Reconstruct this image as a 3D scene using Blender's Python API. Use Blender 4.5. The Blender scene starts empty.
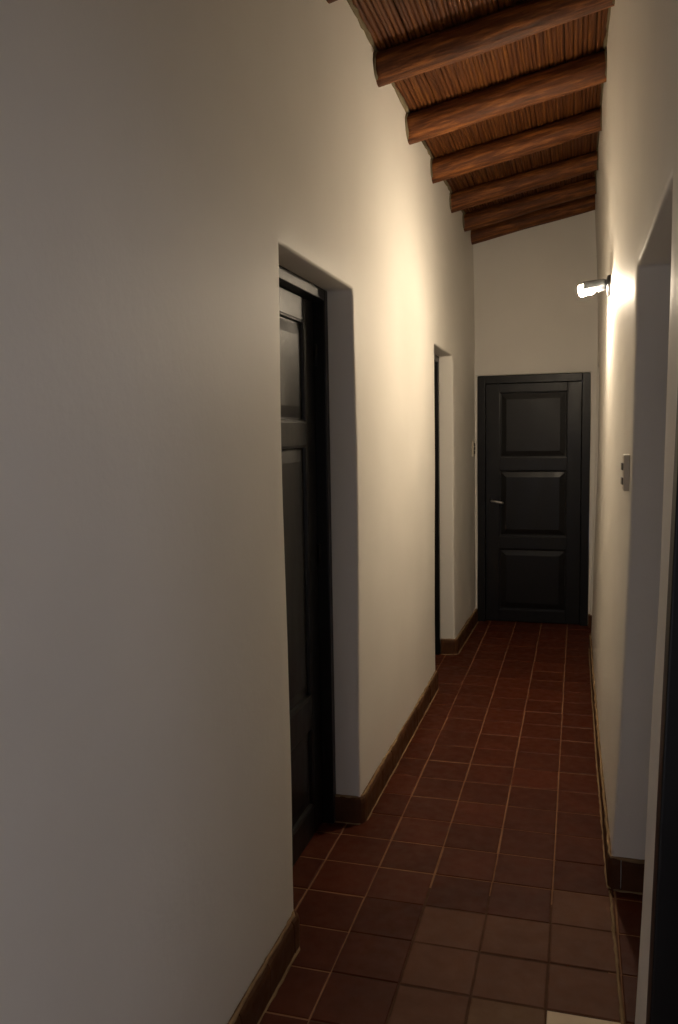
import bpy, bmesh, math, random
from mathutils import Vector, Matrix, noise

random.seed(7)
S = bpy.context.scene
COL = S.collection

# ------------------------------------------------------------------ helpers
def link(name, bm, mats, parent=None, smooth=True, bevel=None):
    me = bpy.data.meshes.new(name)
    bmesh.ops.recalc_face_normals(bm, faces=bm.faces[:])
    bm.to_mesh(me); bm.free()
    for m in (mats if isinstance(mats, (list, tuple)) else [mats]):
        me.materials.append(m)
    if smooth:
        for p in me.polygons: p.use_smooth = True
    o = bpy.data.objects.new(name, me)
    COL.objects.link(o)
    if parent: o.parent = parent
    if bevel:
        b = o.modifiers.new('bevel', 'BEVEL')
        b.width = bevel; b.segments = 3; b.limit_method = 'ANGLE'; b.angle_limit = math.radians(40)
        b.harden_normals = False
    return o

def empty(name, loc=(0, 0, 0)):
    o = bpy.data.objects.new(name, None); COL.objects.link(o); o.location = loc
    o.empty_display_size = .05
    return o

def tag(o, label, cat, kind=None, group=None):
    o['label'] = label; o['category'] = cat
    if kind: o['kind'] = kind
    if group: o['group'] = group
    return o

def box(bm, x0, x1, y0, y1, z0, z1, f=None, mi=0):
    f = f or (lambda p: p)
    vs = [bm.verts.new(f(Vector((x, y, z)))) for x in (x0, x1) for y in (y0, y1) for z in (z0, z1)]
    for q in ((0, 1, 3, 2), (4, 6, 7, 5), (0, 4, 5, 1), (2, 3, 7, 6), (0, 2, 6, 4), (1, 5, 7, 3)):
        bm.faces.new([vs[i] for i in q]).material_index = mi

def lathe(bm, prof, org, axis, n=28, cap=True):
    """surface of revolution; prof = [(distance along axis, radius)]"""
    axis = Vector(axis).normalized(); org = Vector(org)
    a = axis.orthogonal().normalized(); b = axis.cross(a)
    rings = []
    for d, r in prof:
        rings.append([bm.verts.new(org + axis*d + (a*math.cos(t) + b*math.sin(t))*r)
                      for t in [2*math.pi*i/n for i in range(n)]])
    for r0, r1 in zip(rings, rings[1:]):
        for i in range(n):
            bm.faces.new((r0[i], r0[(i+1) % n], r1[(i+1) % n], r1[i]))
    if cap:
        bm.faces.new(rings[0][::-1]); bm.faces.new(rings[-1])

def tube(bm, pts, rad, n=8):
    pts = [Vector(p) for p in pts]; rings = []
    for i, p in enumerate(pts):
        d = (pts[min(i+1, len(pts)-1)] - pts[max(i-1, 0)]).normalized()
        up = Vector((0, 0, 1)) if abs(d.z) < .95 else Vector((1, 0, 0))
        a = d.cross(up).normalized(); b = a.cross(d)
        r = rad[i] if isinstance(rad, (list, tuple)) else rad
        rings.append([bm.verts.new(p + (a*math.cos(2*math.pi*k/n) + b*math.sin(2*math.pi*k/n))*r) for k in range(n)])
    for r0, r1 in zip(rings, rings[1:]):
        for i in range(n):
            bm.faces.new((r0[i], r0[(i+1) % n], r1[(i+1) % n], r1[i]))
    bm.faces.new(rings[0][::-1]); bm.faces.new(rings[-1])

# ------------------------------------------------------------------ materials
def mat(name, rough=.6, base=(.5, .5, .5), spec=.5, metal=0.):
    m = bpy.data.materials.new(name); m.use_nodes = True
    nt = m.node_tree; p = nt.nodes['Principled BSDF']
    p.inputs['Base Color'].default_value = (*base, 1)
    p.inputs['Roughness'].default_value = rough
    p.inputs['Specular IOR Level'].default_value = spec
    p.inputs['Metallic'].default_value = metal
    return m, nt, p

def noise_node(nt, scale, detail=4, stretch=None, rough=.5):
    tc = nt.nodes.new('ShaderNodeTexCoord')
    n = nt.nodes.new('ShaderNodeTexNoise')
    n.inputs['Scale'].default_value = scale; n.inputs['Detail'].default_value = detail
    n.inputs['Roughness'].default_value = rough
    if stretch:
        mp = nt.nodes.new('ShaderNodeMapping'); mp.inputs['Scale'].default_value = stretch
        nt.links.new(tc.outputs['Object'], mp.inputs['Vector']); nt.links.new(mp.outputs[0], n.inputs['Vector'])
    else:
        nt.links.new(tc.outputs['Object'], n.inputs['Vector'])
    return n

def ramp(nt, src, stops):
    r = nt.nodes.new('ShaderNodeValToRGB')
    e = r.color_ramp.elements
    while len(e) < len(stops): e.new(.5)
    for el, (pos, c) in zip(e, stops):
        el.position = pos; el.color = (*c, 1)
    nt.links.new(src, r.inputs['Fac'])
    return r

def bump(nt, p, src, strength, dist=.01, prev=None):
    b = nt.nodes.new('ShaderNodeBump')
    b.inputs['Strength'].default_value = strength; b.inputs['Distance'].default_value = dist
    nt.links.new(src, b.inputs['Height'])
    if prev: nt.links.new(prev.outputs[0], b.inputs['Normal'])
    nt.links.new(b.outputs[0], p.inputs['Normal'])
    return b

def plaster(name, c0, c1, rough=.56, spec=.4):
    m, nt, p = mat(name, rough, c0, spec)
    n = noise_node(nt, 2.2, 5)
    r = ramp(nt, n.outputs['Fac'], [(.3, c0), (.7, c1)])
    nt.links.new(r.outputs[0], p.inputs['Base Color'])
    n1 = noise_node(nt, 5, 3); n2 = noise_node(nt, 70, 4)
    b = bump(nt, p, n1.outputs['Fac'], .15, .02)
    bump(nt, p, n2.outputs['Fac'], .12, .004, b)
    return m

M_PLASTER = plaster('white_plaster', (.79, .76, .70), (.835, .805, .745))
M_COLLAR = plaster('mortar_and_shade', (.075, .058, .03), (.22, .18, .11), .85, .3)  # mortar; dark tone also paints the shade of the beam pockets

def tile_mat(name, c0, c1, rough):
    m, nt, p = mat(name, rough, c0, .16)
    n = noise_node(nt, 7, 6, rough=.6)
    r = ramp(nt, n.outputs['Fac'], [(.3, c0), (.72, c1)])
    nt.links.new(r.outputs[0], p.inputs['Base Color'])
    n2 = noise_node(nt, 22, 5)
    rr = ramp(nt, n2.outputs['Fac'], [(.3, (rough-.1,)*3), (.7, (min(1, rough+.14),)*3)])
    nt.links.new(rr.outputs[0], p.inputs['Roughness'])
    bump(nt, p, n2.outputs['Fac'], .12, .004)
    return m
M_TILE = [tile_mat('red_tile', (.064, .0135, .005), (.092, .021, .008), .48),
          tile_mat('brick_red_tile', (.058, .0125, .005), (.084, .019, .007), .52),
          tile_mat('bright_red_tile', (.078, .0165, .006), (.106, .0235, .009), .46),
          tile_mat('worn_brown_tile', (.122, .052, .030), (.165, .074, .043), .62),
          tile_mat('grey_brown_tile', (.15, .075, .042), (.21, .12, .07), .65),
          tile_mat('pale_cement_tile', (.70, .56, .40), (.82, .68, .50), .7)]
M_GROUT = tile_mat('cement_grout', (.21, .105, .055), (.32, .17, .09), .85)
M_GROUTD = tile_mat('dirty_grout', (.075, .034, .019), (.12, .06, .035), .85)
M_MORTAR = tile_mat('pale_mortar', (.20, .125, .065), (.36, .25, .14), .9)
M_BASE = tile_mat('brown_skirting_tile', (.062, .024, .010), (.115, .048, .021), .55)

def wood(name, stops, grain, rough, bstr=.35):
    m, nt, p = mat(name, rough, (.2, .1, .05), .3)
    n = noise_node(nt, 1.0, 6, grain, .65)
    r = ramp(nt, n.outputs['Fac'], stops)
    nt.links.new(r.outputs[0], p.inputs['Base Color'])
    bump(nt, p, n.outputs['Fac'], bstr, .012)
    return m
M_LOG = wood('stained_log', [(.28, (.030, .009, .003)), (.5, (.125, .038, .009)), (.72, (.36, .13, .027))], (5, 46, 46), .58, .6)
M_CANE = wood('varnished_cane', [(.25, (.036, .009, .002)), (.5, (.100, .029, .005)), (.78, (.22, .078, .012))], (75, 2.0, 8), .6, .2)
M_MUD = plaster('mud_backing', (.03, .015, .008), (.05, .026, .014), .9, .2)

def paint(name, base, rough):
    m, nt, p = mat(name, rough, base, .3)
    n = noise_node(nt, 14, 5, (1, 1, .25))
    rr = ramp(nt, n.outputs['Fac'], [(.3, (rough-.06,)*3), (.7, (rough+.08,)*3)])
    nt.links.new(rr.outputs[0], p.inputs['Roughness'])
    bump(nt, p, n.outputs['Fac'], .10, .004)
    return m
M_DOOR = paint('black_door_paint', (.0075, .0072, .0072), .35)
M_STEEL, _, _ = mat('brushed_steel', .28, (.62, .60, .57), .5, 1)
M_LAMP, _, _ = mat('grey_lamp_metal', .38, (.22, .24, .28), .5, .7)
M_PLATE, _, _ = mat('dark_plate_metal', .5, (.05, .05, .055), .5, .3)
M_CERAM, _, _ = mat('white_porcelain', .3, (.82, .80, .76), .5)
M_PLAST, _, _ = mat('cream_switch_plastic', .4, (.60, .54, .44), .5)
M_PLASTD, _, _ = mat('brown_switch_plastic', .4, (.045, .03, .02), .5)
M_BULB, nt, p = mat('lit_bulb', .3, (1, .95, .85))
BULB = 940.0
p.inputs['Emission Color'].default_value = (1, .82, .60, 1)
p.inputs['Emission Strength'].default_value = BULB

# ------------------------------------------------------------------ place geometry (metres, corridor runs along +Y)
Y0, YB = -4.3, 2.92
def lerp(x, xs, ys):
    if x <= xs[0]: return ys[0]
    for a, b, c, d in zip(xs, xs[1:], ys, ys[1:]):
        if x <= b: return c + (d-c)*(x-a)/(b-a)
    return ys[-1]
def wob(a, b, s, amp, seed=0.):
    return amp*noise.noise(Vector((a*s + seed, b*s - seed, seed*1.7)))
def XL(y, z):                       # face of the left wall
    return -.745 + lerp(y, (1.9, 2.92), (0, .024)) - lerp(z, (2.2, 2.9), (0, .017)) + wob(y, z, 1.3, .007, 3.1)
def XR(y, z):                       # face of the right wall: leans out, then back in under the roof
    b = lerp(y, (-.9, 0., 2.2), (.186, .178, .168))
    o = lerp(y, (-1., .42, 2.2), (.056, .028, .036))
    s = lerp(z, (0, .3, .6, 1.2, 1.8, 2.2, 2.5, 2.8, 3.1, 3.5), (0, .22, .46, .80, .93, .96, .92, .66, .22, -.1))
    return b + o*s + wob(y, z, 1.5, .004, 9.4)
def ceil_z(x): return 3.128 + .178*(x + .745)/.93

def steps(a, b, extra, d=.07):
    e = sorted(set([a, b] + list(extra))); out = []
    for p, q in zip(e, e[1:]):
        n = max(1, round((q-p)/d)); out += [p + (q-p)*i/n for i in range(n)]
    return out + [e[-1]]

def wall(name, us, vs, holes, pos, depth, m, parent=None):
    """solid plaster wall: pos(u, v, d) maps wall coordinates to space; holes = [(u0, u1, v0, v1)]"""
    bm = bmesh.new(); V = {}
    def v(i, j, k):
        if (i, j, k) not in V: V[i, j, k] = bm.verts.new(pos(us[i], vs[j], (0, depth*.33, depth)[k]))
        return V[i, j, k]
    def solid(i, j):
        if not (0 <= i < len(us)-1 and 0 <= j < len(vs)-1): return False
        u, w = (us[i]+us[i+1])/2, (vs[j]+vs[j+1])/2
        return not any(a < u < b and c < w < d for a, b, c, d in holes)
    for i in range(len(us)-1):
        for j in range(len(vs)-1):
            if not solid(i, j): continue
            for k in (0, 2):
                bm.faces.new((v(i, j, k), v(i+1, j, k), v(i+1, j+1, k), v(i, j+1, k)))
            for (di, dj, e) in ((-1, 0, ((i, j), (i, j+1))), (1, 0, ((i+1, j), (i+1, j+1))), (0, -1, ((i, j), (i+1, j))), (0, 1, ((i, j+1), (i+1, j+1)))):
                if not solid(i+di, j+dj):
                    (a, b), (c, d) = e
                    for k in (0, 1):
                        bm.faces.new((v(a, b, k), v(c, d, k), v(c, d, k+1), v(a, b, k+1)))
    return link(name, bm, m, parent, bevel=.010)

D1 = (-1.490, -.690, 2.078); D2 = (1.117, 1.885, 2.052)
R1 = (-1.93, -.945, 2.045); R2 = (-3.25, -2.27, 2.045); R3 = (2.24, 2.885, 2.015)
def posL(u, v, d):
    y = u + wob(v, u, 2.0, .010, 5.5) if Y0 < u < 2.9 else u
    z = v + wob(u, v, 1.7, .005, 1.2) if v > 0 else v
    return Vector((XL(u, v) - d, y, z))
def posR(u, v, d):
    y = u + wob(v, u, 2.0, .008, 7.7) if Y0 < u < 2.9 else u
    return Vector((XR(u, v)*(1 if d == 0 else 1) + d, y, v))
o = wall('wall_left', steps(Y0, YB+.2, D1[:2]+D2[:2]), steps(0, 3.36, (D1[2], D2[2])), [(D1[0], D1[1], -1, D1[2]), (D2[0], D2[1], -1, D2[2])], posL, .30, M_PLASTER)
tag(o, 'long white plastered wall on the left, pierced by two dark doors', 'wall', 'structure'); WALL_L = o
o = wall('wall_right', steps(Y0, YB+.2, R1[:2]+R2[:2]+R3[:2]), steps(0, 3.44, (R1[2], R2[2], R3[2])), [(R[0], R[1], -1, R[2]) for R in (R1, R2, R3)], posR, .34, M_PLASTER)
tag(o, 'white plastered wall on the right that carries the lit lamp', 'wall', 'structure'); WALL_R = o
BD = (-.705, .158, 1.978)
def posB(u, v, d): return Vector((u + wob(v, u, 2, .004, 2.2), YB + d + wob(u, v, 1.5, .004, 8.), v))
o = wall('wall_back', steps(-1.0, .50, BD[:2]), steps(0, 3.44, BD[2:]), [(BD[0], BD[1], -1, BD[2])], posB, .25, M_PLASTER)
tag(o, 'white plastered end wall above and around the closed black door', 'wall', 'structure')

bm = bmesh.new(); box(bm, -1.05, -.66, Y0-.12, Y0, 0, 3.4); box(bm, .12, .56, Y0-.12, Y0, 0, 3.4); box(bm, -.66, .12, Y0-.12, Y0, 2.05, 3.4)  # unseen end wall; doorway gap added and sized to let fill light in
o = link('wall_front', bm, M_PLASTER, None, smooth=False)
tag(o, 'unseen white plaster wall behind the camera, doorway added for fill light', 'wall', 'structure')

# the dim room behind the openings of the right wall
bm = bmesh.new()
WY0, WY1, WZ0, WZ1 = -3.7, -2.3, .9, 2.3
box(bm, 1.75, 1.85, WY1, 3.2, 0, 2.7); box(bm, 1.75, 1.85, Y0, WY0, 0, 2.7); box(bm, 1.75, 1.85, WY0, WY1, 0, WZ0); box(bm, 1.75, 1.85, WY0, WY1, WZ1, 2.7)
box(bm, .50, 1.85, Y0-.1, Y0, 0, 2.7); box(bm, .50, 1.85, 3.2, 3.3, 0, 2.7); box(bm, .50, 1.85, Y0-.1, 3.3, 2.7, 2.8); box(bm, .50, 1.75, -2.15, -2.05, 0, 2.7)
o = link('wall_side_room', bm, M_PLASTER, None, smooth=False)
tag(o, 'plain plaster walls of the dim rooms beyond the right doorways', 'wall', 'structure')
bm = bmesh.new()
for a, b, c, d in ((WY0, WY0+.05, WZ0, WZ1), (WY1-.05, WY1, WZ0, WZ1), (WY0+.05, WY1-.05, WZ0, WZ0+.05), (WY0+.05, WY1-.05, WZ1-.05, WZ1), ((WY0+WY1)/2-.03, (WY0+WY1)/2+.03, WZ0+.05, WZ1-.05)):
    box(bm, 1.77, 1.83, a, b, c, d)
o = link('fill_window', bm, M_DOOR, None, smooth=False, bevel=.003)  # unseen window, added to send cool light onto the near left wall
tag(o, 'unseen window frame added in the side room to let cool light in', 'window', 'structure')

# ------------------------------------------------------------------ floor
T = .2
bm = bmesh.new()
def tile(i, j):
    x0, y0 = i*T, j*T
    g = .0024
    h = random.uniform(-.0012, .0012)
    jx, jy = random.uniform(-.0012, .0012), random.uniform(-.0012, .0012)
    x0 += g + jx; x1 = i*T + T - g + jx; y0 += g + jy; y1 = j*T + T - g + jy
    tilt = [h + random.uniform(-.0005, .0005) for _ in range(4)]
    b = .003
    ring0 = [bm.verts.new(q) for q in ((x0, y0, -.006), (x1, y0, -.006), (x1, y1, -.006), (x0, y1, -.006))]
    ring1 = [bm.verts.new((x, y, -.0022 + t)) for (x, y), t in zip(((x0, y0), (x1, y0), (x1, y1), (x0, y1)), tilt)]
    ring2 = [bm.verts.new((x, y, t)) for (x, y), t in zip(((x0+b, y0+b), (x1-b, y0+b), (x1-b, y1-b), (x0+b, y1-b)), tilt)]
    r = random.random()
    mi = 0 if r < .5 else 1 if r < .8 else 2
    yc, xc = (j+.5)*T, (i+.5)*T
    if -.45 < xc < .25:                                      # trodden, dusty tiles by the near doorway
        if yc < -1.2: mi = 3
        elif yc < -.98 and xc > 0: mi = 3
    if j <= -9 and i == 0: mi = 5
    if j <= -9 and i == -1: mi = 4
    for k in range(4):
        for a, c in ((ring0, ring1), (ring1, ring2)):
            f = bm.faces.new((a[k], a[(k+1) % 4], c[(k+1) % 4], c[k])); f.material_index = mi
    bm.faces.new(ring2).material_index = mi
for i in range(-6, 9):
    for j in range(-22, 17):
        tile(i, j)
fl = link('floor', bm, M_TILE, None, smooth=False)
tag(fl, 'floor of dark red square clay tiles running down the corridor', 'floor', 'structure')
bm = bmesh.new()
box(bm, -1.2, 1.8, -4.4, 3.4, -.05, -.0026)
box(bm, -.598, .165, -4.3, -1.09, -.04, -.0021, None, 1)
link('grout_bed', bm, [M_GROUT, M_GROUTD], fl, smooth=False)

# ------------------------------------------------------------------ skirting
def rounded(path, r=.022, n=5):
    out = [Vector(path[0])]
    for a, b, c in zip(path, path[1:], path[2:]):
        a, b, c = Vector(a), Vector(b), Vector(c)
        p, q = b + (a-b).normalized()*r, b + (c-b).normalized()*r
        for i in range(n+1):
            t = i/n; out.append(p*(1-t)**2 + b*2*t*(1-t) + q*t*t)
    out.append(Vector(path[-1])); return out
def resample(pts, d):
    L = [0]
    for a, b in zip(pts, pts[1:]): L.append(L[-1] + (b-a).length)
    def at(s):
        for k in range(len(L)-1):
            if s <= L[k+1] or k == len(L)-2:
                t = (s-L[k])/max(1e-9, L[k+1]-L[k]); p = pts[k].lerp(pts[k+1], t)
                dd = (pts[k+1]-pts[k]).normalized(); return p, Vector((dd.y, -dd.x))
    return L[-1], at
def skirting(name, path, label, h=.102, th=.02, piece=.2, start=0., mortar=True, bead=True, r=.022):
    """path (x, y); the tiles stand proud on the right-hand side of the path"""
    face = rounded([Vector(p) for p in path], r)
    tot, at = resample(face, .01)
    bm = bmesh.new(); s = -start
    while s < tot:
        a, b = max(0, s+.0015), min(tot, s+piece-.0015); s += piece
        if b - a < .008: continue
        n = max(1, math.ceil((b-a)/.012)); rings = []
        dh = random.uniform(-.003, .003); dt = random.uniform(-.0015, .0015)
        for i in range(n+1):
            p, nn = at(a + (b-a)*i/n)
            t = th + dt
            prof = [(-.012, 0), (t, 0), (t, h*.8+dh), (t-.003, h*.93+dh), (t-.009, h+dh), (-.012, h+dh)]
            rings.append([bm.verts.new((p.x + nn.x*u, p.y + nn.y*u, z)) for u, z in prof])
        for r0, r1 in zip(rings, rings[1:]):
            for k in range(len(r0)):
                bm.faces.new((r0[k], r0[(k+1) % len(r0)], r1[(k+1) % len(r0)], r1[k]))
        bm.faces.new(rings[0]); bm.faces.new(rings[-1][::-1])
    o = link(name, bm, M_BASE, None, smooth=False)
    tag(o, label, 'baseboard', 'structure')
    def strip(nm, m, off, z, rad, jit):
        bm = bmesh.new(); n = max(3, int(tot/.03)); pts = []; rr = []
        for i in range(n+1):
            p, nn = at(tot*i/n); u = off + random.uniform(-jit, jit)
            pts.append((p.x+nn.x*u, p.y+nn.y*u, z + random.uniform(-jit, jit)*.5)); rr.append(rad*random.uniform(.7, 1.25))
        tube(bm, pts, rr, 6); link(nm, bm, m, o)
    if mortar: strip('mortar_joint', M_MORTAR, th+.002, -.001, .0045, .0015)
    if bead: strip('plaster_bead', M_MORTAR, th*.35, h, .006, .003)
    return o
xa = XL(-1.5, .05); xb = XL(-.6, .05)
skirting('baseboard_left', [(XL(-4.2, .05), -4.28), (xa, D1[0]-.004), (xa-.10, D1[0]-.004)], 'brown tile baseboard on the left wall in front of the nearest dark door', start=.07)
skirting('baseboard_left.001', [(-.850, D1[1]), (xb, D1[1]), (XL(1., .05), D2[0]-.004), (XL(1., .05)-.08, D2[0]-.004)], 'brown tile baseboard on the left wall between its two dark doors')
skirting('baseboard_left.002', [(-.835, D2[1]), (XL(2., .05), D2[1]), (XL(2.9, .05), YB-.004)], 'short brown tile baseboard on the left wall beside the end door')
skirting('baseboard_right', [(XR(2.2, .05)-.001, R3[0]-.01), (XR(1., .05), 1.), (XR(0, .05), 0.), (XR(-.9, .05), R1[1]+.002), (.52, R1[1]+.002)], 'thin brown tile baseboard on the right wall under the lit lamp', th=.009, h=.108, r=.012)
skirting('baseboard_right.001', [(.158, R3[1]+.001), (.5, R3[1]+.001)][::-1], 'small brown tile baseboard in the opening right of the end door', th=.016, mortar=False)
skirting('baseboard_right.002', [(.52, R1[0]), (XR(-2.1, .05), R1[0]), (XR(-2.2, .05), R2[1]+.012)], 'dark baseboard on the narrow wall strip between the two right doorways', th=.005, mortar=False, bead=False, r=.004)
# mortar line across the foot of the right doorway
bm = bmesh.new(); pts = []; rr = []
for i in range(40):
    pts.append((.186 + .012*i/39 + random.uniform(-.0015, .0015), R1[1] - .02 - i*.027, .0005)); rr.append(random.uniform(.004, .0065))
tube(bm, pts, rr, 6)
link('threshold_joint', bm, M_MORTAR, fl)

# ------------------------------------------------------------------ roof: canes on round log beams
bm = bmesh.new()
f = lambda p: Vector((p.x, p.y, ceil_z(p.x) + p.z))
box(bm, -.98, .48, Y0, YB+.18, .016, .09, f)
ce = link('ceiling', bm, M_MUD, None, smooth=False)
tag(ce, 'sloping ceiling of brown varnished canes laid over log beams', 'ceiling', 'structure')
bm = bmesh.new(); x = -.79
while x < .27:
    r = random.uniform(.0075, .0112); x += r
    pts, rr = [], []; n = 46; ph = random.uniform(0, .3); sd = random.uniform(0, 99)
    node = random.uniform(.22, .34)
    for i in range(n+1):
        y = Y0 + (YB+.1-Y0)*i/n
        pts.append((x + wob(y, sd, .8, .006, sd), y, ceil_z(x) + .004 + wob(y, sd, 1.1, .005, sd+5)))
        rr.append(r*(1.14 if ((y+ph) % node) < .16 else .97))
    tube(bm, pts, rr, 7); x += r*.92
link('cane_lining', bm, M_CANE, ce)

BEAMS = [(-.925, 'stub of a dark log beam cut off by the top edge of the photo', .064, 0),
         (-.19, 'thick log beam closest to the camera, its right end at the top edge', .062, 1),
         (.50, 'second whole log beam from the camera, with a lit brown underside', .068, 2),
         (1.215, 'third whole log beam from the camera, straight above the lit wall lamp', .063, 3),
         (1.925, 'fourth whole log beam from the camera, third counted from the end wall', .061, 4),
         (2.50, 'fifth log beam, the one next to the beam on the end wall', .059, 5),
         (2.852, 'last and darkest log beam, lying against the top of the end wall', .058, 6)]
def log_mesh(r, seed):
    bm = bmesh.new(); n, k = 26, 22; rings = []
    L = 1.02
    for i in range(n+1):
        u = -L/2 + L*i/n
        cy, cz = wob(u, seed, 2.2, .012, seed*3.3), wob(u, seed+4, 2.0, .008, seed*5.1)
        t = r*(1.04 - .08*i/n)
        rings.append([bm.verts.new((u, cy + math.cos(a)*t*(1 + .07*noise.noise(Vector((u*1.6, math.cos(a)*1.3+seed*7, math.sin(a)*1.3)))),
                                    cz + math.sin(a)*t*(1 + .07*noise.noise(Vector((u*1.6+9, math.cos(a)*1.3, math.sin(a)*1.3+seed*7))))))
                      for a in [2*math.pi*q/k for q in range(k)]])
    for r0, r1 in zip(rings, rings[1:]):
        for q in range(k): bm.faces.new((r0[q], r0[(q+1) % k], r1[(q+1) % k], r1[q]))
    bm.faces.new(rings[0][::-1]); bm.faces.new(rings[-1])
    return bm
SL = math.atan(.178/.93)
for n, (y, lab, r, sd) in enumerate(BEAMS):
    o = link('roof_beam', log_mesh(r, sd), M_LOG)
    zc = ceil_z(-.28) - r - (.026 if n == 6 else .003)
    o.location = (-.28, y, zc); o.rotation_euler = (0, -SL, 0)
    tag(o, lab, 'beam', 'thing', 'log beams under the cane ceiling')
    # mortar round the log ends; dark tone stands in for shaded wall pockets
    for side in ((0, 1) if n < 6 else ()):
        bm = bmesh.new(); k = 22; rings = []
        cx = (XL(y, 3.0) if side == 0 else XR(y, 3.15)); cz = zc + (cx+.28)*math.tan(SL)
        sg = 1 if side == 0 else -1; oy = -.014 if side == 0 else -.010
        for (dx, sc) in ((-.012, 1.20), (.006, 1.15), (.010, 1.06), (.006, .94)):
            rings.append([bm.verts.new((cx + sg*dx + .005*noise.noise(Vector((a*2, sd, dx*30))),
                                        y + oy + math.cos(a)*r*sc*(1 + .12*noise.noise(Vector((math.cos(a)*2, math.sin(a)*2, sd*3.+side)))),
                                        cz + math.sin(a)*r*(sc*.88)*(1 + .10*noise.noise(Vector((math.cos(a)*2+5, math.sin(a)*2, sd*3.+side)))) + .006)
                                       ) for a in [2*math.pi*q/k for q in range(k)]])
        for r0, r1 in zip(rings, rings[1:]):
            for q in range(k): bm.faces.new((r0[q], r0[(q+1) % k], r1[(q+1) % k], r1[q]))
        link('mortar_shade_collar', bm, M_COLLAR, (WALL_L, WALL_R)[side])
# ragged mortar bead where the canes meet the side walls
for wl, fx, m in ((WALL_L, lambda y: XL(y, 3.08)+.002, M_COLLAR), (WALL_R, lambda y: XR(y, 3.22)-.002, M_COLLAR)):
    bm = bmesh.new(); pts = []; rr = []
    for i in range(150):
        y = Y0 + .02 + (YB-.04-Y0)*i/149; x = fx(y)
        pts.append((x + random.uniform(-.003, .003), y, ceil_z(x) - .002 + random.uniform(-.004, .004))); rr.append(random.uniform(.008, .015))
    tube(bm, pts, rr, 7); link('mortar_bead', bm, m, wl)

# ------------------------------------------------------------------ doors
def door(name, label, place, w, h, fw, panels, stile, handle=None, leafless=False, frame_front=.045, frame_back=-.10, hinge_side=1, leaf_gap=.003, z0=.006):
    """local frame: u across the opening, n towards the viewer, z up; leaf face at n = 0. place(u, n, z) -> world"""
    P = lambda p: place(p.x, p.y, p.z)
    bm = bmesh.new()
    box(bm, 0, fw, frame_back, frame_front, 0, h, P); box(bm, w-fw, w, frame_back, frame_front, 0, h, P)
    box(bm, fw, w-fw, frame_back, frame_front, h-fw, h, P)
    e = .016                                                   # door stop behind the leaf
    box(bm, fw, fw+e, frame_back, -.045, 0, h-fw, P); box(bm, w-fw-e, w-fw, frame_back, -.045, 0, h-fw, P)
    box(bm, fw+e, w-fw-e, frame_back, -.045, h-fw-e, h-fw, P)
    if not leafless: box(bm, fw, w-fw, frame_back, -.043, -.002, .035, P)   # sill behind the foot of the leaf
    root = link(name, bm, M_DOOR, None, smooth=False, bevel=.004)
    tag(root, label, 'door', 'structure')
    if leafless: return root
    a, b, top = fw+leaf_gap, w-fw-leaf_gap, h-fw-leaf_gap
    bm = bmesh.new()
    box(bm, a, a+stile, -.04, 0, z0, top, P); box(bm, b-stile, b, -.04, 0, z0, top, P)
    zs = [z0] + [q for pr in sorted(panels) for q in pr] + [top]
    for k in range(0, len(zs), 2): box(bm, a+stile, b-stile, -.04, 0, zs[k], zs[k+1], P)
    leaf = link('door_leaf', bm, M_DOOR, root, smooth=False, bevel=.0025)
    for (p0, p1) in panels:
        bm = bmesh.new(); loops = []
        for ins, n in ((-.001, -.002), (.006, -.003), (.010, -.014), (.016, -.0145), (.056, -.007), (.060, -.007)):
            u0, u1, q0, q1 = a+stile+ins, b-stile-ins, p0+ins, p1-ins
            loops.append([bm.verts.new(place(u, n, z)) for u, z in ((u0, q0), (u1, q0), (u1, q1), (u0, q1))])
        for l0, l1 in zip(loops, loops[1:]):
            for k in range(4): bm.faces.new((l0[k], l0[(k+1) % 4], l1[(k+1) % 4], l1[k]))
        bm.faces.new(loops[-1])
        bk = [bm.verts.new(place(u, -.036, z)) for u, z in ((a+stile, p0), (b-stile, p0), (b-stile, p1), (a+stile, p1))]
        bm.faces.new(bk[::-1])
        for k in range(4): bm.faces.new((loops[0][k], loops[0][(k+1) % 4], bk[(k+1) % 4], bk[k]))
        link('panel', bm, M_DOOR, leaf, smooth=False)
    for z in (.25, h*.5, h-.28):                               # hinges on the edge of the frame
        u = fw if hinge_side < 0 else w-fw
        bm = bmesh.new()
        lathe(bm, [(0, .004), (.002, .0065), (.078, .0065), (.08, .004)], (0, 0, 0), (0, 0, 1), 10)
        for v in bm.verts: v.co = place(u + v.co.x, .007 + v.co.y, z + v.co.z)
        link('hinge', bm, M_DOOR, root)
    if handle:
        hu, hz, d = handle
        bm = bmesh.new()                                       # escutcheon plate, spindle and lever
        box(bm, hu-.016, hu+.016, 0, .004, hz-.10, hz+.05, P)
        pl = link('escutcheon', bm, M_DOOR, leaf, smooth=False, bevel=.003)
        bm = bmesh.new()
        pts = [(hu, .003, hz), (hu, .035, hz), (hu+d*.008, .047, hz), (hu+d*.03, .05, hz-.001), (hu+d*.06, .049, hz-.007), (hu+d*.085, .046, hz-.013), (hu+d*.098, .043, hz-.014)]
        tube(bm, [place(*q) for q in pts], [.009, .008, .009, .0085, .009, .0105, .007], 12)
        h_ = link('handle', bm, M_STEEL, leaf); h_['label'] = 'steel lever handle'
    return root

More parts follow.
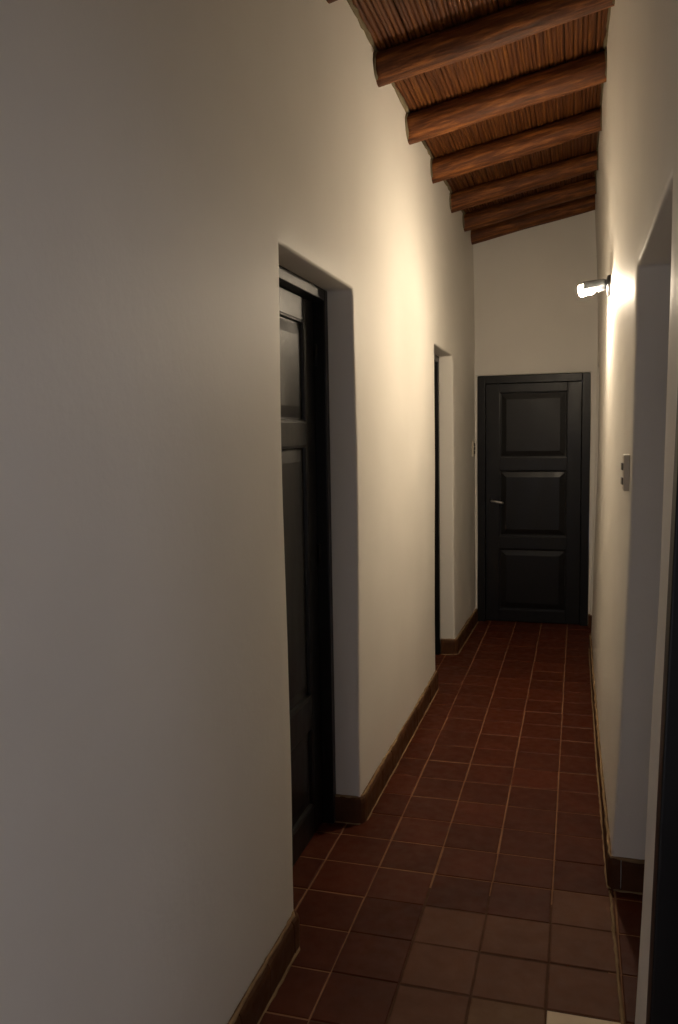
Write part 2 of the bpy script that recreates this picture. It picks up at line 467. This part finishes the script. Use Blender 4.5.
XD = -.892
door('door_1', 'dark glossy panelled door in the nearest recess of the left wall',
     lambda u, n, z: Vector((XD + n, D1[0] + u, z)), D1[1]-D1[0], D1[2]-.002, .042,
     [(.12, .43), (.55, 1.497), (1.583, 1.948)], .10, handle=(.10, 1.02, 1))
door('door_2', 'dark door edge in the second recess of the left wall by the end door',
     lambda u, n, z: Vector((-.885 + n, D2[0] + u, z)), D2[1]-D2[0], D2[2]-.002, .042,
     [(.12, .43), (.55, 1.497), (1.583, 1.948)], .10, handle=(.10, 1.02, 1))
door('door_3', 'closed black three-panel door at the far end of the corridor',
     lambda u, n, z: Vector((BD[0] + u, 2.958 - n, z)), BD[1]-BD[0], BD[2]-.001, .062,
     [(.10, .60), (.70, 1.228), (1.325, 1.845)], .105, handle=(.112, .985, 1), frame_front=.022)
door('door_4', 'black door frame at the right edge of the photo nearest the camera',
     lambda u, n, z: Vector((XR(-2.25, z) + .012 - n, R2[0] + u, z)), R2[1]-R2[0], R2[2]-.002, .06,
     [], .10, frame_front=.018, frame_back=-.30, leafless=True)

# ------------------------------------------------------------------ wall lamp
LY, LZ = .36, 2.200
LX = XR(LY, LZ)
lamp = empty('wall_lamp', (LX, LY, LZ))
tag(lamp, 'lit wall lamp with a bare glowing bulb and dark round mounting plate', 'lamp')
def lpart(nm, bm, m, label=None):
    o = link(nm, bm, m); o.parent = lamp
    if label: o['label'] = label
    return o
bm = bmesh.new()
lathe(bm, [(-.012, .050), (.008, .050), (.014, .046), (.018, .030), (.019, .008)], (0, 0, 0), (-1, 0, 0), 32)
lpart('mounting_plate', bm, M_PLATE, 'dark round mounting plate')
bm = bmesh.new()
tube(bm, [(-.016, 0, .004), (-.028, 0, .006), (-.040, 0, .002)], [.008, .008, .009], 12)
lpart('arm', bm, M_PLATE)
ax = Vector((-1, -.04, -.18)).normalized()
og = Vector((-.022, 0, .004))
bm = bmesh.new()
lathe(bm, [(-.004, .010), (0, .018), (.005, .021), (.026, .022), (.030, .0245), (.034, .0245), (.034, .018), (.020, .016)], og, ax, 28)
lpart('socket', bm, M_LAMP, 'grey metal lamp socket')
bm = bmesh.new()
lathe(bm, [(.018, .013), (.036, .0155), (.043, .0185), (.047, .015), (.049, .011)], og, ax, 24)
lpart('collar', bm, M_CERAM, 'white porcelain collar')
bm = bmesh.new()
R = .026; L0, L1 = .050, .122
prof = [(.044, .013), (L0, .015), (L0+.006, R-.002), (L0+.010, R), (L1-.010, R), (L1-.004, R-.003), (L1-.0005, R-.010), (L1, .0008)]
lathe(bm, prof, og, ax, 28)
lpart('bulb', bm, M_BULB, 'glowing warm bulb')
bm = bmesh.new()                                               # trough-shaped metal shade over the socket
RH = .041; n = 22; rows = []
for d, k in ((-.018, .74), (-.030, .90), (-.050, .98), (-.120, 1.06), (-.122, 1.09)):
    for_in, for_out = [], []
    for i in range(n+1):
        t = math.radians(-11 + 202*i/n)
        for lst, r in ((for_out, RH*k), (for_in, RH*k - .0018)):
            lst.append(bm.verts.new((d, math.cos(t)*r, .004 + (d+.018)*.15 + math.sin(t)*r*.86)))
    rows.append(for_out + for_in[::-1])
for a, b in zip(rows, rows[1:]):
    m_ = len(a)
    for i in range(m_): bm.faces.new((a[i], a[(i+1) % m_], b[(i+1) % m_], b[i]))
for r_ in (rows[0], rows[-1]):
    h2 = len(r_)//2
    for i in range(h2-1): bm.faces.new((r_[i], r_[i+1], r_[-2-i], r_[-1-i]))
capv = [bm.verts.new(v.co + Vector((.001, 0, 0))) for v in rows[0][:n+1]]
bm.faces.new(capv)
lpart('lamp_shade', bm, M_LAMP, 'grey metal half-round shade over the bulb')

# ------------------------------------------------------------------ switches
def switch(name, label, x, y, z, out, w, h, d, toggles, mplate, mtog):
    root = empty(name, (x, y, z)); tag(root, label, 'switch')
    bm = bmesh.new()
    box(bm, min(0, out*d), max(0, out*d), -w/2, w/2, -h/2, h/2)
    o = link('plate', bm, mplate, root, smooth=False, bevel=.004)
    for tz in toggles:
        bm = bmesh.new()
        q = [(out*d*.9, -w*.28), (out*(d+.003), -w*.28), (out*(d+.006), w*.28), (out*d*.9, w*.28)]
        lo = [bm.verts.new((a, b, tz-h*.10)) for a, b in q]; hi = [bm.verts.new((a, b, tz+h*.10)) for a, b in q]
        for k in range(4): bm.faces.new((lo[k], lo[(k+1) % 4], hi[(k+1) % 4], hi[k]))
        bm.faces.new(lo[::-1]); bm.faces.new(hi)
        link('toggle', bm, mtog, root, smooth=False, bevel=.0015)
    for tz in (h*.5-.010, -h*.5+.010):
        bm = bmesh.new(); lathe(bm, [(d*.9, .0035), (d+.0012, .0035), (d+.0018, .002)], (0, 0, tz), (out, 0, 0), 12)
        link('screw', bm, M_STEEL, root)
    return root
switch('light_switch', 'cream switch box on the right wall beside the near doorway', XR(-.83, 1.40)+.002, -.83, 1.395, -1, .075, .120, .020, (-.028, .020), M_PLAST, M_PLASTD)
switch('light_switch.001', 'tiny switch plate on the left wall next to the end door', XL(2.84, 1.4)-.002, 2.79, 1.408, 1, .075, .125, .014, (-.03, .0, .03), M_PLAST, M_PLASTD)

# ------------------------------------------------------------------ light, camera, exposure
w = bpy.data.worlds.new('World'); S.world = w; w.use_nodes = True
bg = w.node_tree.nodes['Background']
bg.inputs['Color'].default_value = (.93, .90, 1.0, 1); bg.inputs['Strength'].default_value = .92

cam = bpy.data.cameras.new('camera'); co = bpy.data.objects.new('camera', cam); COL.objects.link(co)
yaw, pit, rol = math.radians(16.16), math.radians(-5.39), math.radians(-.95)
fw = Vector((-math.sin(yaw)*math.cos(pit), math.cos(yaw)*math.cos(pit), math.sin(pit)))
rt = Vector((math.cos(yaw), math.sin(yaw), 0)); up = rt.cross(fw)
r2 = rt*math.cos(rol) + up*math.sin(rol); u2 = -rt*math.sin(rol) + up*math.cos(rol)
mx = Matrix((r2, u2, -fw)).transposed().to_4x4(); mx.translation = Vector((.066, -3.735, 1.538))
co.matrix_world = mx
cam.sensor_fit = 'VERTICAL'; cam.sensor_height = 24; cam.lens = 825/1024*24; cam.clip_start = .02
S.camera = co
v = S.view_settings
v.view_transform = 'Standard'; v.look = 'None'; v.gamma = 1; v.use_curve_mapping = False
v.exposure = 0.0
